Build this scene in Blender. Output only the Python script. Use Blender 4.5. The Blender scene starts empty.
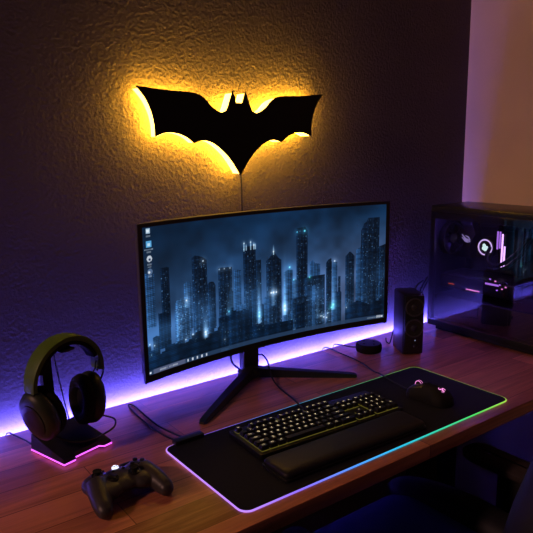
import bpy, bmesh, math, random
import numpy as np
from mathutils import Vector, Matrix
random.seed(7)
PI = math.pi
SC = bpy.context.scene
COL = SC.collection

# ------------------------------------------------------------------ materials
def nodes(name):
    m = bpy.data.materials.new(name); m.use_nodes = True
    nt = m.node_tree
    return m, nt, nt.nodes['Principled BSDF']

def mat(name, col, rough=.5, metal=0., spec=.5, emit=None, es=0., bump=None, coat=0., sheen=0.):
    m, nt, b = nodes(name)
    b.inputs['Base Color'].default_value = (*col, 1)
    b.inputs['Roughness'].default_value = rough
    b.inputs['Metallic'].default_value = metal
    b.inputs['Specular IOR Level'].default_value = spec
    b.inputs['Coat Weight'].default_value = coat
    b.inputs['Sheen Weight'].default_value = sheen
    if emit:
        b.inputs['Emission Color'].default_value = (*emit, 1)
        b.inputs['Emission Strength'].default_value = es
    if bump:
        sc, st, dist = bump
        tc = nt.nodes.new('ShaderNodeTexCoord')
        n = nt.nodes.new('ShaderNodeTexNoise'); n.inputs['Scale'].default_value = sc
        n.inputs['Detail'].default_value = 4
        bp = nt.nodes.new('ShaderNodeBump'); bp.inputs['Strength'].default_value = st
        bp.inputs['Distance'].default_value = dist
        nt.links.new(tc.outputs['Object'], n.inputs['Vector'])
        nt.links.new(n.outputs['Fac'], bp.inputs['Height'])
        nt.links.new(bp.outputs['Normal'], b.inputs['Normal'])
    return m

def glow(name, col, s):
    m = bpy.data.materials.new(name); m.use_nodes = True
    nt = m.node_tree; nt.nodes.clear()
    o = nt.nodes.new('ShaderNodeOutputMaterial'); e = nt.nodes.new('ShaderNodeEmission')
    e.inputs['Color'].default_value = (*col, 1); e.inputs['Strength'].default_value = s
    nt.links.new(e.outputs[0], o.inputs['Surface'])
    return m

def plaster(name, col, scale, strength, dist, rough=.85, spec=.3, smooth_below=None):
    m, nt, b = nodes(name)
    b.inputs['Roughness'].default_value = rough
    b.inputs['Specular IOR Level'].default_value = spec
    tc = nt.nodes.new('ShaderNodeTexCoord')
    n1 = nt.nodes.new('ShaderNodeTexNoise'); n1.inputs['Scale'].default_value = scale
    n1.inputs['Detail'].default_value = 5; n1.inputs['Roughness'].default_value = .55
    n1.inputs['Distortion'].default_value = .15
    v = nt.nodes.new('ShaderNodeTexVoronoi'); v.inputs['Scale'].default_value = scale*.8
    v.feature = 'SMOOTH_F1'
    mx = nt.nodes.new('ShaderNodeMath'); mx.operation = 'MULTIPLY_ADD'; mx.inputs[1].default_value = .45
    bp = nt.nodes.new('ShaderNodeBump'); bp.inputs['Strength'].default_value = strength
    bp.inputs['Distance'].default_value = dist
    for n in (n1, v): nt.links.new(tc.outputs['Object'], n.inputs['Vector'])
    nt.links.new(v.outputs['Distance'], mx.inputs[0]); nt.links.new(n1.outputs['Fac'], mx.inputs[2])
    nt.links.new(mx.outputs[0], bp.inputs['Height'])
    if smooth_below:      # the coat was worked smoother low on the wall
        sp = nt.nodes.new('ShaderNodeSeparateXYZ'); mr = nt.nodes.new('ShaderNodeMapRange')
        mr.inputs['From Min'].default_value, mr.inputs['From Max'].default_value = smooth_below
        mr.inputs['To Min'].default_value = .30*strength; mr.inputs['To Max'].default_value = strength
        nt.links.new(tc.outputs['Object'], sp.inputs[0]); nt.links.new(sp.outputs['Z'], mr.inputs['Value'])
        nt.links.new(mr.outputs['Result'], bp.inputs['Strength'])
    nt.links.new(bp.outputs['Normal'], b.inputs['Normal'])
    n2 = nt.nodes.new('ShaderNodeTexNoise'); n2.inputs['Scale'].default_value = 3
    nt.links.new(tc.outputs['Object'], n2.inputs['Vector'])
    cr = nt.nodes.new('ShaderNodeValToRGB')
    cr.color_ramp.elements[0].position = .3; cr.color_ramp.elements[1].position = .7
    cr.color_ramp.elements[0].color = (*[c*.9 for c in col], 1); cr.color_ramp.elements[1].color = (*[c*1.08 for c in col], 1)
    nt.links.new(n2.outputs['Fac'], cr.inputs['Fac']); nt.links.new(cr.outputs['Color'], b.inputs['Base Color'])
    return m

def wood(name, dark, light, rough=.42):
    m, nt, b = nodes(name)
    N = nt.nodes.new; L = nt.links.new
    tc = N('ShaderNodeTexCoord')
    br = N('ShaderNodeTexBrick'); br.offset = .37; br.offset_frequency = 2
    br.inputs['Scale'].default_value = 1; br.inputs['Brick Width'].default_value = .62
    br.inputs['Row Height'].default_value = .082; br.inputs['Mortar Size'].default_value = .0011
    br.inputs['Mortar Smooth'].default_value = .3; br.inputs['Bias'].default_value = 0
    br.inputs['Color1'].default_value = (0, 0, 0, 1); br.inputs['Color2'].default_value = (1, 1, 1, 1)
    br.inputs['Mortar'].default_value = (.5, .5, .5, 1)
    mp = N('ShaderNodeMapping'); mp.inputs['Scale'].default_value = (1.6, 26, 26)
    gr = N('ShaderNodeTexNoise'); gr.inputs['Scale'].default_value = 1.6; gr.inputs['Detail'].default_value = 7
    gr.inputs['Roughness'].default_value = .65; gr.inputs['Distortion'].default_value = 1.2
    L(tc.outputs['Object'], br.inputs['Vector']); L(tc.outputs['Object'], mp.inputs['Vector'])
    off = N('ShaderNodeVectorMath'); off.operation = 'MULTIPLY_ADD'; off.inputs[1].default_value = (9, 9, 9)
    L(br.outputs['Color'], off.inputs[0]); L(mp.outputs['Vector'], off.inputs[2])
    L(off.outputs['Vector'], gr.inputs['Vector'])
    mixf = N('ShaderNodeMath'); mixf.operation = 'MULTIPLY_ADD'; mixf.inputs[1].default_value = .42
    sub = N('ShaderNodeMath'); sub.operation = 'SUBTRACT'; sub.inputs[1].default_value = .20
    L(br.outputs['Color'], mixf.inputs[0]); L(gr.outputs['Fac'], sub.inputs[0]); L(sub.outputs[0], mixf.inputs[2])
    cr = N('ShaderNodeValToRGB'); e = cr.color_ramp.elements
    e[0].position = .25; e[0].color = (*dark, 1); e[1].position = .75; e[1].color = (*light, 1)
    L(mixf.outputs[0], cr.inputs['Fac'])
    mm = N('ShaderNodeMix'); mm.data_type = 'RGBA'
    mm.inputs['B'].default_value = (*[c*.7 for c in dark], 1)
    L(br.outputs['Fac'], mm.inputs['Factor']); L(cr.outputs['Color'], mm.inputs['A'])
    L(mm.outputs['Result'], b.inputs['Base Color'])
    b.inputs['Roughness'].default_value = rough; b.inputs['Specular IOR Level'].default_value = .4
    bp = N('ShaderNodeBump'); bp.inputs['Strength'].default_value = .12; bp.inputs['Distance'].default_value = .001
    L(gr.outputs['Fac'], bp.inputs['Height']); L(bp.outputs['Normal'], b.inputs['Normal'])
    return m

def rainbow(name, stops, x0, x1, s):
    """LED edging whose colour runs along the object's own x axis"""
    m = bpy.data.materials.new(name); m.use_nodes = True
    nt = m.node_tree; nt.nodes.clear(); N = nt.nodes.new; L = nt.links.new
    o = N('ShaderNodeOutputMaterial'); e = N('ShaderNodeEmission'); tc = N('ShaderNodeTexCoord')
    sx = N('ShaderNodeSeparateXYZ'); mr = N('ShaderNodeMapRange'); cr = N('ShaderNodeValToRGB')
    mr.inputs['From Min'].default_value = x0; mr.inputs['From Max'].default_value = x1
    el = cr.color_ramp.elements
    while len(el) < len(stops): el.new(.5)
    for k, (p, c) in enumerate(stops): el[k].position = p; el[k].color = (*c, 1)
    L(tc.outputs['Object'], sx.inputs[0]); L(sx.outputs['X'], mr.inputs['Value'])
    L(mr.outputs['Result'], cr.inputs['Fac']); L(cr.outputs['Color'], e.inputs['Color'])
    e.inputs['Strength'].default_value = s; L(e.outputs[0], o.inputs['Surface'])
    return m

def tinted_glass(name, tint, ior):
    m = bpy.data.materials.new(name); m.use_nodes = True
    nt = m.node_tree; nt.nodes.clear(); N = nt.nodes.new; L = nt.links.new
    o = N('ShaderNodeOutputMaterial'); t = N('ShaderNodeBsdfTransparent'); g = N('ShaderNodeBsdfGlossy')
    f = N('ShaderNodeFresnel'); mx = N('ShaderNodeMixShader')
    t.inputs['Color'].default_value = (*tint, 1); g.inputs['Roughness'].default_value = .0
    f.inputs['IOR'].default_value = ior
    ge = N('ShaderNodeNewGeometry'); iv = N('ShaderNodeMath'); iv.operation = 'SUBTRACT'; iv.inputs[0].default_value = 1
    ml = N('ShaderNodeMath'); ml.operation = 'MULTIPLY'       # the pane mirrors on its outer faces only
    L(ge.outputs['Backfacing'], iv.inputs[1]); L(iv.outputs[0], ml.inputs[0]); L(f.outputs[0], ml.inputs[1])
    L(ml.outputs[0], mx.inputs[0]); L(t.outputs[0], mx.inputs[1]); L(g.outputs[0], mx.inputs[2])
    L(mx.outputs[0], o.inputs['Surface'])
    return m

# ------------------------------------------------------------------ mesh tools
def cut_faces(bm, before, mi, M=None):
    new = [f for f in bm.faces if f not in before]
    for f in new: f.material_index = mi
    if M is not None:
        vs = {v for f in new for v in f.verts}
        bmesh.ops.transform(bm, matrix=M, verts=list(vs))
    return new

def box(bm, c, s, bev=0., mi=0, M=None, seg=2):
    before = set(bm.faces)
    r = bmesh.ops.create_cube(bm, size=1)
    bmesh.ops.scale(bm, vec=s, verts=r['verts']); bmesh.ops.translate(bm, vec=c, verts=r['verts'])
    if bev > 0:
        ed = list({e for v in r['verts'] for e in v.link_edges})
        bmesh.ops.bevel(bm, geom=ed, offset=bev, segments=seg, profile=.5, affect='EDGES')
    return cut_faces(bm, before, mi, M)

def frame_of(d):
    d = Vector(d).normalized()
    a = Vector((0, 0, 1)) if abs(d.z) < .9 else Vector((1, 0, 0))
    x = d.cross(a).normalized(); return x, d.cross(x).normalized(), d

def smooth_path(pts, n=8, closed=False):
    P = [Vector(p) for p in pts]; out = []
    m = len(P); rng = range(m if closed else m-1)
    for i in rng:
        g = (lambda k: P[k % m]) if closed else (lambda k: P[min(max(k, 0), m-1)])
        p0, p1, p2, p3 = g(i-1), g(i), g(i+1), g(i+2)
        for k in range(n):
            t = k/n
            out.append(.5*((2*p1)+(-p0+p2)*t+(2*p0-5*p1+4*p2-p3)*t*t+(-p0+3*p1-3*p2+p3)*t**3))
    if not closed: out.append(P[-1])
    return out

def tube(bm, pts, r, n=8, closed=False, sm=6, mi=0, flat=None):
    """a round (or flat=(width,height)) bar swept along pts"""
    P = smooth_path(pts, sm, closed) if sm else [Vector(p) for p in pts]
    rs = r if callable(r) else (lambda t: r)
    rings = []; m = len(P); px = None
    for i, p in enumerate(P):
        a = P[(i-1) % m] if (closed or i) else p; b = P[(i+1) % m] if (closed or i < m-1) else p
        d = (b-a).normalized()
        if px is None: px, py, _ = frame_of(d)
        else:
            px = (px-d*px.dot(d)).normalized(); py = d.cross(px)
        rr = rs(i/max(1, m-1))
        rings.append([bm.verts.new(p+px*math.cos(2*PI*k/n)*rr+py*math.sin(2*PI*k/n)*rr) for k in range(n)])
    fs = []
    for i in range(m if closed else m-1):
        A, B = rings[i], rings[(i+1) % m]
        for k in range(n): fs.append(bm.faces.new((A[k], A[(k+1) % n], B[(k+1) % n], B[k])))
    if not closed:
        fs.append(bm.faces.new(rings[0][::-1])); fs.append(bm.faces.new(rings[-1]))
    for f in fs: f.material_index = mi
    return fs

def loft(bm, rings, closed=True, cap0=True, cap1=True, mi=0):
    R = [[bm.verts.new(p) for p in ring] for ring in rings]; fs = []
    n = len(R[0])
    for A, B in zip(R, R[1:]):
        for k in range(n if closed else n-1): fs.append(bm.faces.new((A[k], A[(k+1) % n], B[(k+1) % n], B[k])))
    if cap0: fs.append(bm.faces.new(R[0][::-1]))
    if cap1: fs.append(bm.faces.new(R[-1]))
    for f in fs: f.material_index = mi
    return fs

def prism(bm, poly, z0, z1, f=lambda x, y, z: (x, y, z), mi=0, bev=0.):
    """polygon (x, y) pulled from z0 to z1; f maps to 3-D"""
    rings = [[f(x, y, z0) for x, y in poly], [f(x, y, z1) for x, y in poly]]
    A = [bm.verts.new(p) for p in rings[0]]; B = [bm.verts.new(p) for p in rings[1]]
    n = len(A); fs = [bm.faces.new(A[::-1]), bm.faces.new(B)]
    for k in range(n): fs.append(bm.faces.new((A[k], A[(k+1) % n], B[(k+1) % n], B[k])))
    for q in fs: q.material_index = mi
    if bev:
        ed = [e for e in set(fs[0].edges) | set(fs[1].edges)]
        bmesh.ops.bevel(bm, geom=ed, offset=bev, segments=2, profile=.5, affect='EDGES')
    return fs

def lathe(bm, prof, c, axis=(0, 0, 1), n=32, mi=0, cap0=True, cap1=True):
    """profile of (radius, height) turned about axis through c"""
    x, y, d = frame_of(axis); c = Vector(c)
    rings = [[c+d*h+(x*math.cos(2*PI*k/n)+y*math.sin(2*PI*k/n))*r for k in range(n)] for r, h in prof]
    return loft(bm, rings, True, cap0, cap1, mi)

def rrect(w, h, r, n=6, cx=0, cy=0):
    out = []
    for sx, sy, a0 in ((1, 1, 0), (-1, 1, 90), (-1, -1, 180), (1, -1, 270)):
        for k in range(n+1):
            a = math.radians(a0+90*k/n)
            out.append((cx+sx*(w/2-r)+r*math.cos(a), cy+sy*(h/2-r)+r*math.sin(a)))
    return out

def obj(name, bm, mats, parent=None, loc=(0, 0, 0), rot=(0, 0, 0), angle=35, recalc=True):
    if recalc: bmesh.ops.recalc_face_normals(bm, faces=bm.faces)
    me = bpy.data.meshes.new(name); bm.to_mesh(me); bm.free()
    for m in (mats if isinstance(mats, (list, tuple)) else [mats]): me.materials.append(m)
    me.shade_smooth(); me.set_sharp_from_angle(angle=math.radians(angle))
    o = bpy.data.objects.new(name, me); COL.objects.link(o)
    o.location = loc; o.rotation_euler = rot
    if parent: o.parent = parent
    return o

def thing(name, label, cat, loc=(0, 0, 0), rotz=0., group=None):
    o = bpy.data.objects.new(name, None); COL.objects.link(o)
    o.empty_display_size = .05
    o.location = loc; o.rotation_euler = (0, 0, rotz)
    return tag(o, label, cat, group)

def tag(o, label, cat, group=None):
    o['label'] = label; o['category'] = cat
    if group: o['group'] = group
    return o

def struct(o):
    o['kind'] = 'structure'; return o

def B(): return bmesh.new()

def fuse(bm, voxel, smooth=6, factor=.5):
    """merge overlapping shells of bm into one continuous skin"""
    me = bpy.data.meshes.new('tmp'); bm.to_mesh(me); bm.free()
    o = bpy.data.objects.new('tmp', me); COL.objects.link(o)
    r = o.modifiers.new('r', 'REMESH'); r.mode = 'VOXEL'; r.voxel_size = voxel
    s = o.modifiers.new('s', 'SMOOTH'); s.iterations = smooth; s.factor = factor
    dg = bpy.context.evaluated_depsgraph_get()
    ev = o.evaluated_get(dg).to_mesh()
    out = bmesh.new(); out.from_mesh(ev)
    o.evaluated_get(dg).to_mesh_clear()
    bpy.data.objects.remove(o); bpy.data.meshes.remove(me)
    return out

def ellipsoid(bm, c, r, M=None, mi=0, u=24, v=16):
    before = set(bm.faces)
    q = bmesh.ops.create_uvsphere(bm, u_segments=u, v_segments=v, radius=1)
    bmesh.ops.scale(bm, vec=r, verts=q['verts'])
    if M is not None: bmesh.ops.transform(bm, matrix=M, verts=q['verts'])
    bmesh.ops.translate(bm, vec=c, verts=q['verts'])
    return cut_faces(bm, before, mi)

def letters(txt, size, flip=False):
    """outline letters as a flat bmesh centred on the origin"""
    cu = bpy.data.curves.new('t', 'FONT'); cu.body = txt; cu.size = size
    cu.align_x = 'CENTER'; cu.align_y = 'CENTER'; cu.resolution_u = 2
    o = bpy.data.objects.new('t', cu); COL.objects.link(o)
    dg = bpy.context.evaluated_depsgraph_get()
    me = o.evaluated_get(dg).to_mesh(); b = bmesh.new(); b.from_mesh(me)
    o.evaluated_get(dg).to_mesh_clear()
    bpy.data.objects.remove(o); bpy.data.curves.remove(cu)
    return b

def merge(dst, src, M, mi=0):
    mp = {v: dst.verts.new(M @ v.co) for v in src.verts}
    for f in src.faces:
        try: dst.faces.new([mp[v] for v in f.verts]).material_index = mi
        except ValueError: pass
    src.free()
T = Matrix.Translation
def RZ(a): return Matrix.Rotation(a, 4, 'Z')
def RX(a): return Matrix.Rotation(a, 4, 'X')
def RY(a): return Matrix.Rotation(a, 4, 'Y')

# ------------------------------------------------------------------ materials used
M = {}
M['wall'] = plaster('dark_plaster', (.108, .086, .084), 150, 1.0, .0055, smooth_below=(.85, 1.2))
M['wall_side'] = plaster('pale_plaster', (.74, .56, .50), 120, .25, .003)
M['floor'] = wood('floor_boards', (.03, .02, .016), (.06, .04, .03), .5)
M['wood'] = wood('desk_wood', (.24, .066, .034), (.78, .290, .165), .34)
M['black'] = mat('black_plastic', (.012, .012, .013), .42)
M['matte'] = mat('matte_black', (.008, .008, .008), .7, spec=.25)
M['satin'] = mat('satin_black', (.016, .016, .018), .3)
M['rubber'] = mat('rubber', (.012, .012, .012), .75, spec=.3)
M['cable'] = mat('cable_rubber', (.010, .010, .011), .55)
M['metal'] = mat('dark_steel', (.05, .05, .055), .35, .9)
M['steel'] = mat('steel', (.45, .45, .47), .3, 1.)
M['cloth'] = mat('mat_cloth', (.010, .011, .019), .85, spec=.25, bump=(900, .2, .0006))
M['leather'] = mat('leatherette', (.013, .012, .013), .5, spec=.4, bump=(420, .25, .0008))
M['olive'] = mat('olive_leather', (.105, .185, .020), .5, spec=.4)
M['greenblack'] = mat('green_black_plastic', (.030, .042, .022), .42)
M['fabric'] = mat('earpad_fabric', (.012, .012, .012), .9, spec=.2, bump=(700, .4, .001))
M['pad'] = mat('controller_plastic', (.055, .049, .049), .40, spec=.45)
M['chair'] = mat('chair_leather', (.016, .017, .024), .5, spec=.4, bump=(260, .2, .001))
M['blue_lit'] = mat('blue_lit_leather', (.016, .035, .42), .45, spec=.4, bump=(260, .2, .001))  # blue light falling on the seat is put into its base colour
M['keycap'] = mat('keycap_plastic', (.006, .006, .007), .5, spec=.35)
M['housing'] = mat('monitor_housing', (.10, .10, .10), .36)
M['armpad'] = mat('arm_pad_foam', (.05, .04, .04), .6)
M['copper'] = mat('circuit_board', (.012, .014, .018), .5)
M['gray'] = mat('heatsink', (.06, .06, .07), .4, .7)
M['cone'] = mat('speaker_cone', (.022, .022, .024), .5)
M['ring'] = mat('speaker_ring', (.06, .06, .066), .30)
M['glass'] = tinted_glass('tinted_glass', (.82, .80, .86), 2.1)
M['lamp'] = glow('amber_diffuser', (1, .58, .08), 9)
M['ribbon'] = glow('amber_led', (1, .46, .02), 95.0)
M['strip'] = glow('violet_led', (.112, .094, 1.0), 620)
M['magenta'] = glow('magenta_led', (.80, .11, 1.), 1.9)
M['white_led'] = glow('white_led', (.75, .78, 1.), 2.2)
M['pink'] = glow('pink_led', (1., .30, .75), 1.3)
M['legend'] = glow('key_legend', (1., .78, .40), 1.5)
M['backlight'] = glow('key_backlight', (.75, .62, .10), .12)
M['ram'] = glow('memory_led', (.80, .45, 1.), 2.6)
M['ramdim'] = glow('memory_led_dim', (.55, .22, 1.), 1.1)
M['pumpled'] = glow('pump_led', (.78, .55, 1.), 1.3)
M['teal'] = glow('pump_picture', (.70, 1., .85), 1.5)
M['rog'] = glow('cover_emblem', (.55, .42, .9), .6)
M['red'] = glow('red_led', (1., .12, .08), .45)
M['casefill'] = glow('case_fill_glow', (.22, .10, 1.), 190.0)  # added glow that lights the inside of the case
M['screenled'] = glow('speaker_point', (.6, .7, 1.), .5)
M['edge'] = rainbow('mat_edge_led', [(0, (.55, .26, 1.)), (.165, (.28, .16, 1.)), (.33, (.09, .30, 1.)), (.50, (.03, .48, .72)), (.64, (.04, .56, .36)), (.82, (.08, .56, .12)), (1., (.36, .58, .06))], -.406, .406, 1.15)

# ------------------------------------------------------------------ the room
WY = .03                       # plane of the back wall
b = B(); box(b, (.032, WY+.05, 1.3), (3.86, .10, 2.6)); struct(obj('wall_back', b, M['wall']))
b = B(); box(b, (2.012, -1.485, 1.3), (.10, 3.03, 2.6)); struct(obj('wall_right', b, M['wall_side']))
b = B(); box(b, (.075, -1.435, -.05), (3.95, 3.13, .10)); struct(obj('floor', b, M['floor']))

# ------------------------------------------------------------------ desk
DZ = .75
desk = thing('desk', 'wooden desk with reddish brown stave top, violet light strip along its wall edge', 'desk', (.65, -.3075, 0))
L0 = (-.65, .3075, 0)
b = B(); box(b, (.67, -.3075, DZ-.016), (2.54, .615, .032), .0025); obj('desktop', b, M['wood'], desk, L0)
for x in (-.5, 1.82):
    for y in (-.55, -.06):
        b = B(); box(b, (x, y, .355), (.05, .05, .71), .003); obj('leg', b, M['matte'], desk, L0)
b = B(); box(b, (.66, -.06, .70), (2.27, .03, .036), .002); obj('rear_rail', b, M['matte'], desk, L0)
b = B(); box(b, (.66, .006, .7245), (2.50, .012, .003)); obj('spill_shield', b, M['matte'], desk, L0)  # added lip that keeps the strip's light from spilling below the desk
b = B()      # tape in a slim profile on the rear edge: only its sloping face gives light
prism(b, [(.0005, .738), (.0005, .728), (.0065, .728), (.0047, .738)], -.59, 1.91, lambda y, z, x: (x, y, z))
b.normal_update(); bmesh.ops.recalc_face_normals(b, faces=b.faces)
for f in b.faces:
    if f.normal.y > .3: f.material_index = 1
obj('glow_strip', b, [M['matte'], M['strip']], desk, L0)

# ------------------------------------------------------------------ bat lamp
half = [(0, 1.488), (.010, 1.488), (.0195, 1.517), (.0300, 1.490), (.0345, 1.478)]
def arc(pts, n=8): return [(p.x, p.y) for p in smooth_path([(x, y, 0) for x, y in pts], n)]
half += arc([(.040, 1.468), (.058, 1.464), (.085, 1.478), (.105, 1.497), (.135, 1.509), (.20, 1.512), (.2855, 1.519)])
half += arc([(.2855, 1.519), (.264, 1.493), (.250, 1.464), (.243, 1.434), (.242, 1.404)])[1:]
half += arc([(.242, 1.404), (.215, 1.413), (.185, 1.412), (.158, 1.403), (.137, 1.388)])[1:]
half += arc([(.137, 1.388), (.112, 1.394), (.085, 1.389), (.055, 1.370), (.026, 1.341), (0, 1.303)])[1:]
BX = .935
bat = thing('wall_lamp', 'black bat shaped lamp on the dark wall glowing amber from behind', 'lamp', (BX, WY, 1.41))
Lb = (0, -WY, -1.41)
def batpoly(ins=0.):
    pts = half + [(-x, z) for x, z in reversed(half[1:-1])]
    if not ins: return pts
    out = []; n = len(pts)
    for i in range(n):
        a, c = Vector(pts[i-1]), Vector(pts[(i+1) % n]); t = (c-a).normalized()
        out.append((pts[i][0]-t.y*-ins*-1, pts[i][1]+t.x*-ins))
    return out
b = B(); prism(b, batpoly(), -.0310, -.0265, lambda x, z, y: (x, y, z)); obj('front_plate', b, M['matte'], bat, Lb)
b = B(); prism(b, [(x*.978, 1.412+(z-1.412)*.955) for x, z in batpoly()], -.0263, .004, lambda x, z, y: (x, y, z)); obj('light_body', b, M['lamp'], bat, Lb)
b = B(); prism(b, [(x*.970, 1.412+(z-1.412)*.945) for x, z in batpoly()], .0042, .0062, lambda x, z, y: (x, y, z)); obj('led_ribbon', b, M['ribbon'], bat, Lb)
for sx in (-.15, .15):
    b = B(); lathe(b, [(.008, 0), (.008, .0262)], (sx, .0040, 1.44), (0, 1, 0), 16); obj('wall_standoff', b, M['matte'], bat, Lb)
b = B(); tube(b, [(.012, .0085, 1.345), (.024, .018, 1.335), (.036, .026, 1.31), (.040, .027, 1.27), (.041, .027, 1.1), (.041, .027, .90), (.042, .027, .76)], .0022, 8); obj('power_cord', b, M['cable'], bat, Lb)

# ------------------------------------------------------------------ monitor
CX, CY, CZ, MW, MH, MR = .991, -.082, 1.028, .809, .372, 1.685
HA = math.asin(MW/2/MR)
def cyl(a, r, z): return (CX+r*math.sin(a), CY-MR+r*math.cos(a), z)
mon = thing('monitor', 'wide curved monitor on V shaped legs showing a night city', 'monitor', (.95, -.10, DZ))
Lm = (-.95, .10, -DZ)
b = B(); N = 56
sec = [(0, -MH/2), (0, MH/2), (.026, MH/2-.001), (.030, MH/2-.006), (.030, -MH/2+.03), (.010, -MH/2)]
loft(b, [[cyl(-HA+2*HA*i/N, MR+d*min(1, .28+.72*min(i, N-i)/5), CZ+z) for d, z in sec] for i in range(N+1)])
obj('housing', b, M['housing'], mon, Lm, angle=25)
BS, BT, BB = .012, .009, .017
ha = HA-BS/MR; z0 = CZ-MH/2+BB; z1 = CZ+MH/2-BT
b = B()
def strip(a0, a1, za, zb, n):
    loft(b, [[cyl(a0+(a1-a0)*i/n, MR-.0022, za), cyl(a0+(a1-a0)*i/n, MR-.0022, zb), cyl(a0+(a1-a0)*i/n, MR+.001, zb), cyl(a0+(a1-a0)*i/n, MR+.001, za)] for i in range(n+1)])
strip(-HA, HA, z1, CZ+MH/2, N); strip(-HA, HA, CZ-MH/2, z0, N)
strip(-HA, -ha, z0, z1, 2); strip(ha, HA, z0, z1, 2)
obj('bezel', b, M['black'], mon, Lm, angle=25)

def paint(w, h):
    """the night skyline on the screen, as an array of linear colours"""
    rs = np.random.RandomState(11)
    u = (np.arange(w)+.5)/w; v = (np.arange(h)+.5)/h
    U, V = np.meshgrid(u, v)
    def blur(a, r):
        k = np.exp(-.5*(np.arange(-3*r, 3*r+1)/max(r, .5))**2); k /= k.sum()
        for ax in (0, 1): a = np.apply_along_axis(lambda q: np.convolve(np.pad(q, 3*r, mode='edge'), k, 'valid'), ax, a)
        return a
    def noise(cw, ch):
        g = rs.rand(ch, cw)
        yi = np.linspace(0, ch-1.001, h); xi = np.linspace(0, cw-1.001, w)
        y0, x0 = yi.astype(int), xi.astype(int); fy = (yi-y0)[:, None]; fx = (xi-x0)[None]
        fy = fy*fy*(3-2*fy); fx = fx*fx*(3-2*fx)
        g00, g01 = g[y0][:, x0], g[y0][:, np.minimum(x0+1, cw-1)]
        g10, g11 = g[np.minimum(y0+1, ch-1)][:, x0], g[np.minimum(y0+1, ch-1)][:, np.minimum(x0+1, cw-1)]
        return (g00*(1-fx)+g01*fx)*(1-fy)+(g10*(1-fx)+g11*fx)*fy
    cloud = .5*noise(8, 5)+.3*noise(16, 10)+.2*noise(34, 20)
    def c(r, g, bb): return np.array([r, g, bb], float)/255
    img = np.zeros((h, w, 3))
    top, low, warm = c(12, 38, 66), c(56, 96, 150), c(78, 92, 128)
    t = np.clip((.95-V)/.60, 0, 1)[..., None]
    hz = low*(1-np.clip((U-.45)*2, 0, 1))[..., None]+warm*np.clip((U-.45)*2, 0, 1)[..., None]
    img[:] = top*(1-t)+hz*t
    img *= (.50+1.0*cloud*(.6+.4*np.clip((U-.1)*1.6, 0, 1)))[..., None]
    body = {'fill': c(9, 26, 46), 'far': c(26, 54, 88), 'mid': c(7, 20, 36), 'near': c(5, 20, 38), 'cyl': c(26, 50, 78)}
    haze = c(52, 92, 140)
    fill = []
    for k in range(30):
        a = rs.rand()*1.02-.01; ww = rs.uniform(.010, .028); vt = rs.uniform(.20, .47)*(1-.25*abs(a-.5))
        fill.append(('fill' if k % 3 else 'far', [(a, vt), (a+ww*.5, vt+rs.uniform(0, .02)), (a+ww, vt)], .0))
    order = [q for q in CITY if q[0] == 'far']+fill[:16]+[q for q in CITY if q[0] == 'mid' and len(q[1]) != 3]+fill[16:]+[q for q in CITY if q[0] == 'mid' and len(q[1]) == 3]+[q for q in CITY if q[0] in ('cyl', 'near')]
    for kind, tops, vb in order:
        xs = np.array([p[0] for p in tops]); ys = np.array([p[1] for p in tops])
        vt = np.interp(U, xs, ys)
        if kind == 'near' and len(xs) > 3:        # stepped roofs
            st = np.floor(U/.013)*.013; vt = np.interp(st, xs, ys)+.022*np.sin(st*911)
        inside = (U >= xs[0]) & (U <= xs[-1]) & (V <= vt) & (V >= vb)
        ww = xs[-1]-xs[0]; k = {'fill': .22, 'far': .30, 'mid': .36, 'near': .08, 'cyl': .40}[kind]
        g = np.clip(1-(V-.12)/.34, 0, 1)[..., None]*k
        col = body[kind]*(1-g)+haze*g*(.75 if kind != 'near' else .6)
        lit = (1.12-.35*(U-xs[0])/max(ww, .01))[..., None]
        tex = (.85+.3*noise(90, 60))[..., None]
        edge = np.exp(-((U-xs[0]-ww*.12)/(.10*ww))**2)+.5*np.exp(-((U-xs[-1]+ww*.08)/(.07*ww))**2)
        tex = tex*(1+(.6 if kind in ('mid', 'cyl') else .15)*.8*edge*np.clip(1.2-V, 0, 1))[..., None]*(1+.22*np.sign(np.sin(V*520)))[..., None]
        tex = tex*(1+.35*np.clip((np.sin((U-xs[0])/max(ww, .01)*22)), 0, 1))[..., None]
        img = np.where(inside[..., None], col*lit*tex, img)
        if ww < .25 or kind == 'mid':
            nx = max(3, int(ww/.0046)); ny = max(4, int((ys.max()-vb)/.014))
            p = {'fill': .3, 'far': .18, 'mid': .42, 'near': .22, 'cyl': .7}[kind]
            for i in range(nx):
                for j in range(ny):
                    if rs.rand() > p: continue
                    uu = xs[0]+(i+.5)*ww/nx; vv = vb+(j+.5)*(ys.max()-vb)/ny
                    if vv > np.interp(uu, xs, ys)-.02: continue
                    s = rs.uniform(.12, .85)**3*(.5 if kind in ('fill', 'near') else 1)
                    a0, b0 = int(uu*w), int(vv*h)
                    if 0 <= a0 < w-2 and 0 <= b0 < h-3: img[b0:b0+2, a0:a0+1+(rs.rand() < .4)] += np.array([.42, .56, .70])*s*(1 if kind != 'far' else .5)
    # mist between the towers and light pouring up from the streets
    mist = blur(np.clip(noise(14, 8)-.45, 0, 1)*np.exp(-((V-.33)/.16)**2), 6)
    img += mist[..., None]*c(80, 130, 190)*.7
    for uu, vv, hh, s in ((.447, .18, .22, 1.0), (.557, .20, .26, .9), (.508, .30, .14, .5), (.225, .17, .08, .7), (.77, .17, .22, .6), (.32, .30, .14, .3), (.155, .43, .10, .4), (.225, .18, .10, .35), (.60, .33, .2, .25), (.70, .12, .12, .3), (.12, .25, .2, .2), (.335, .35, .2, .25)):
        img += (np.exp(-((U-uu)/.008)**2)*np.exp(-(np.clip(V-vv, 0, 1)/hh)**2)*(V > vv-.03))[..., None]*c(140, 190, 235)*s*.7
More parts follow.
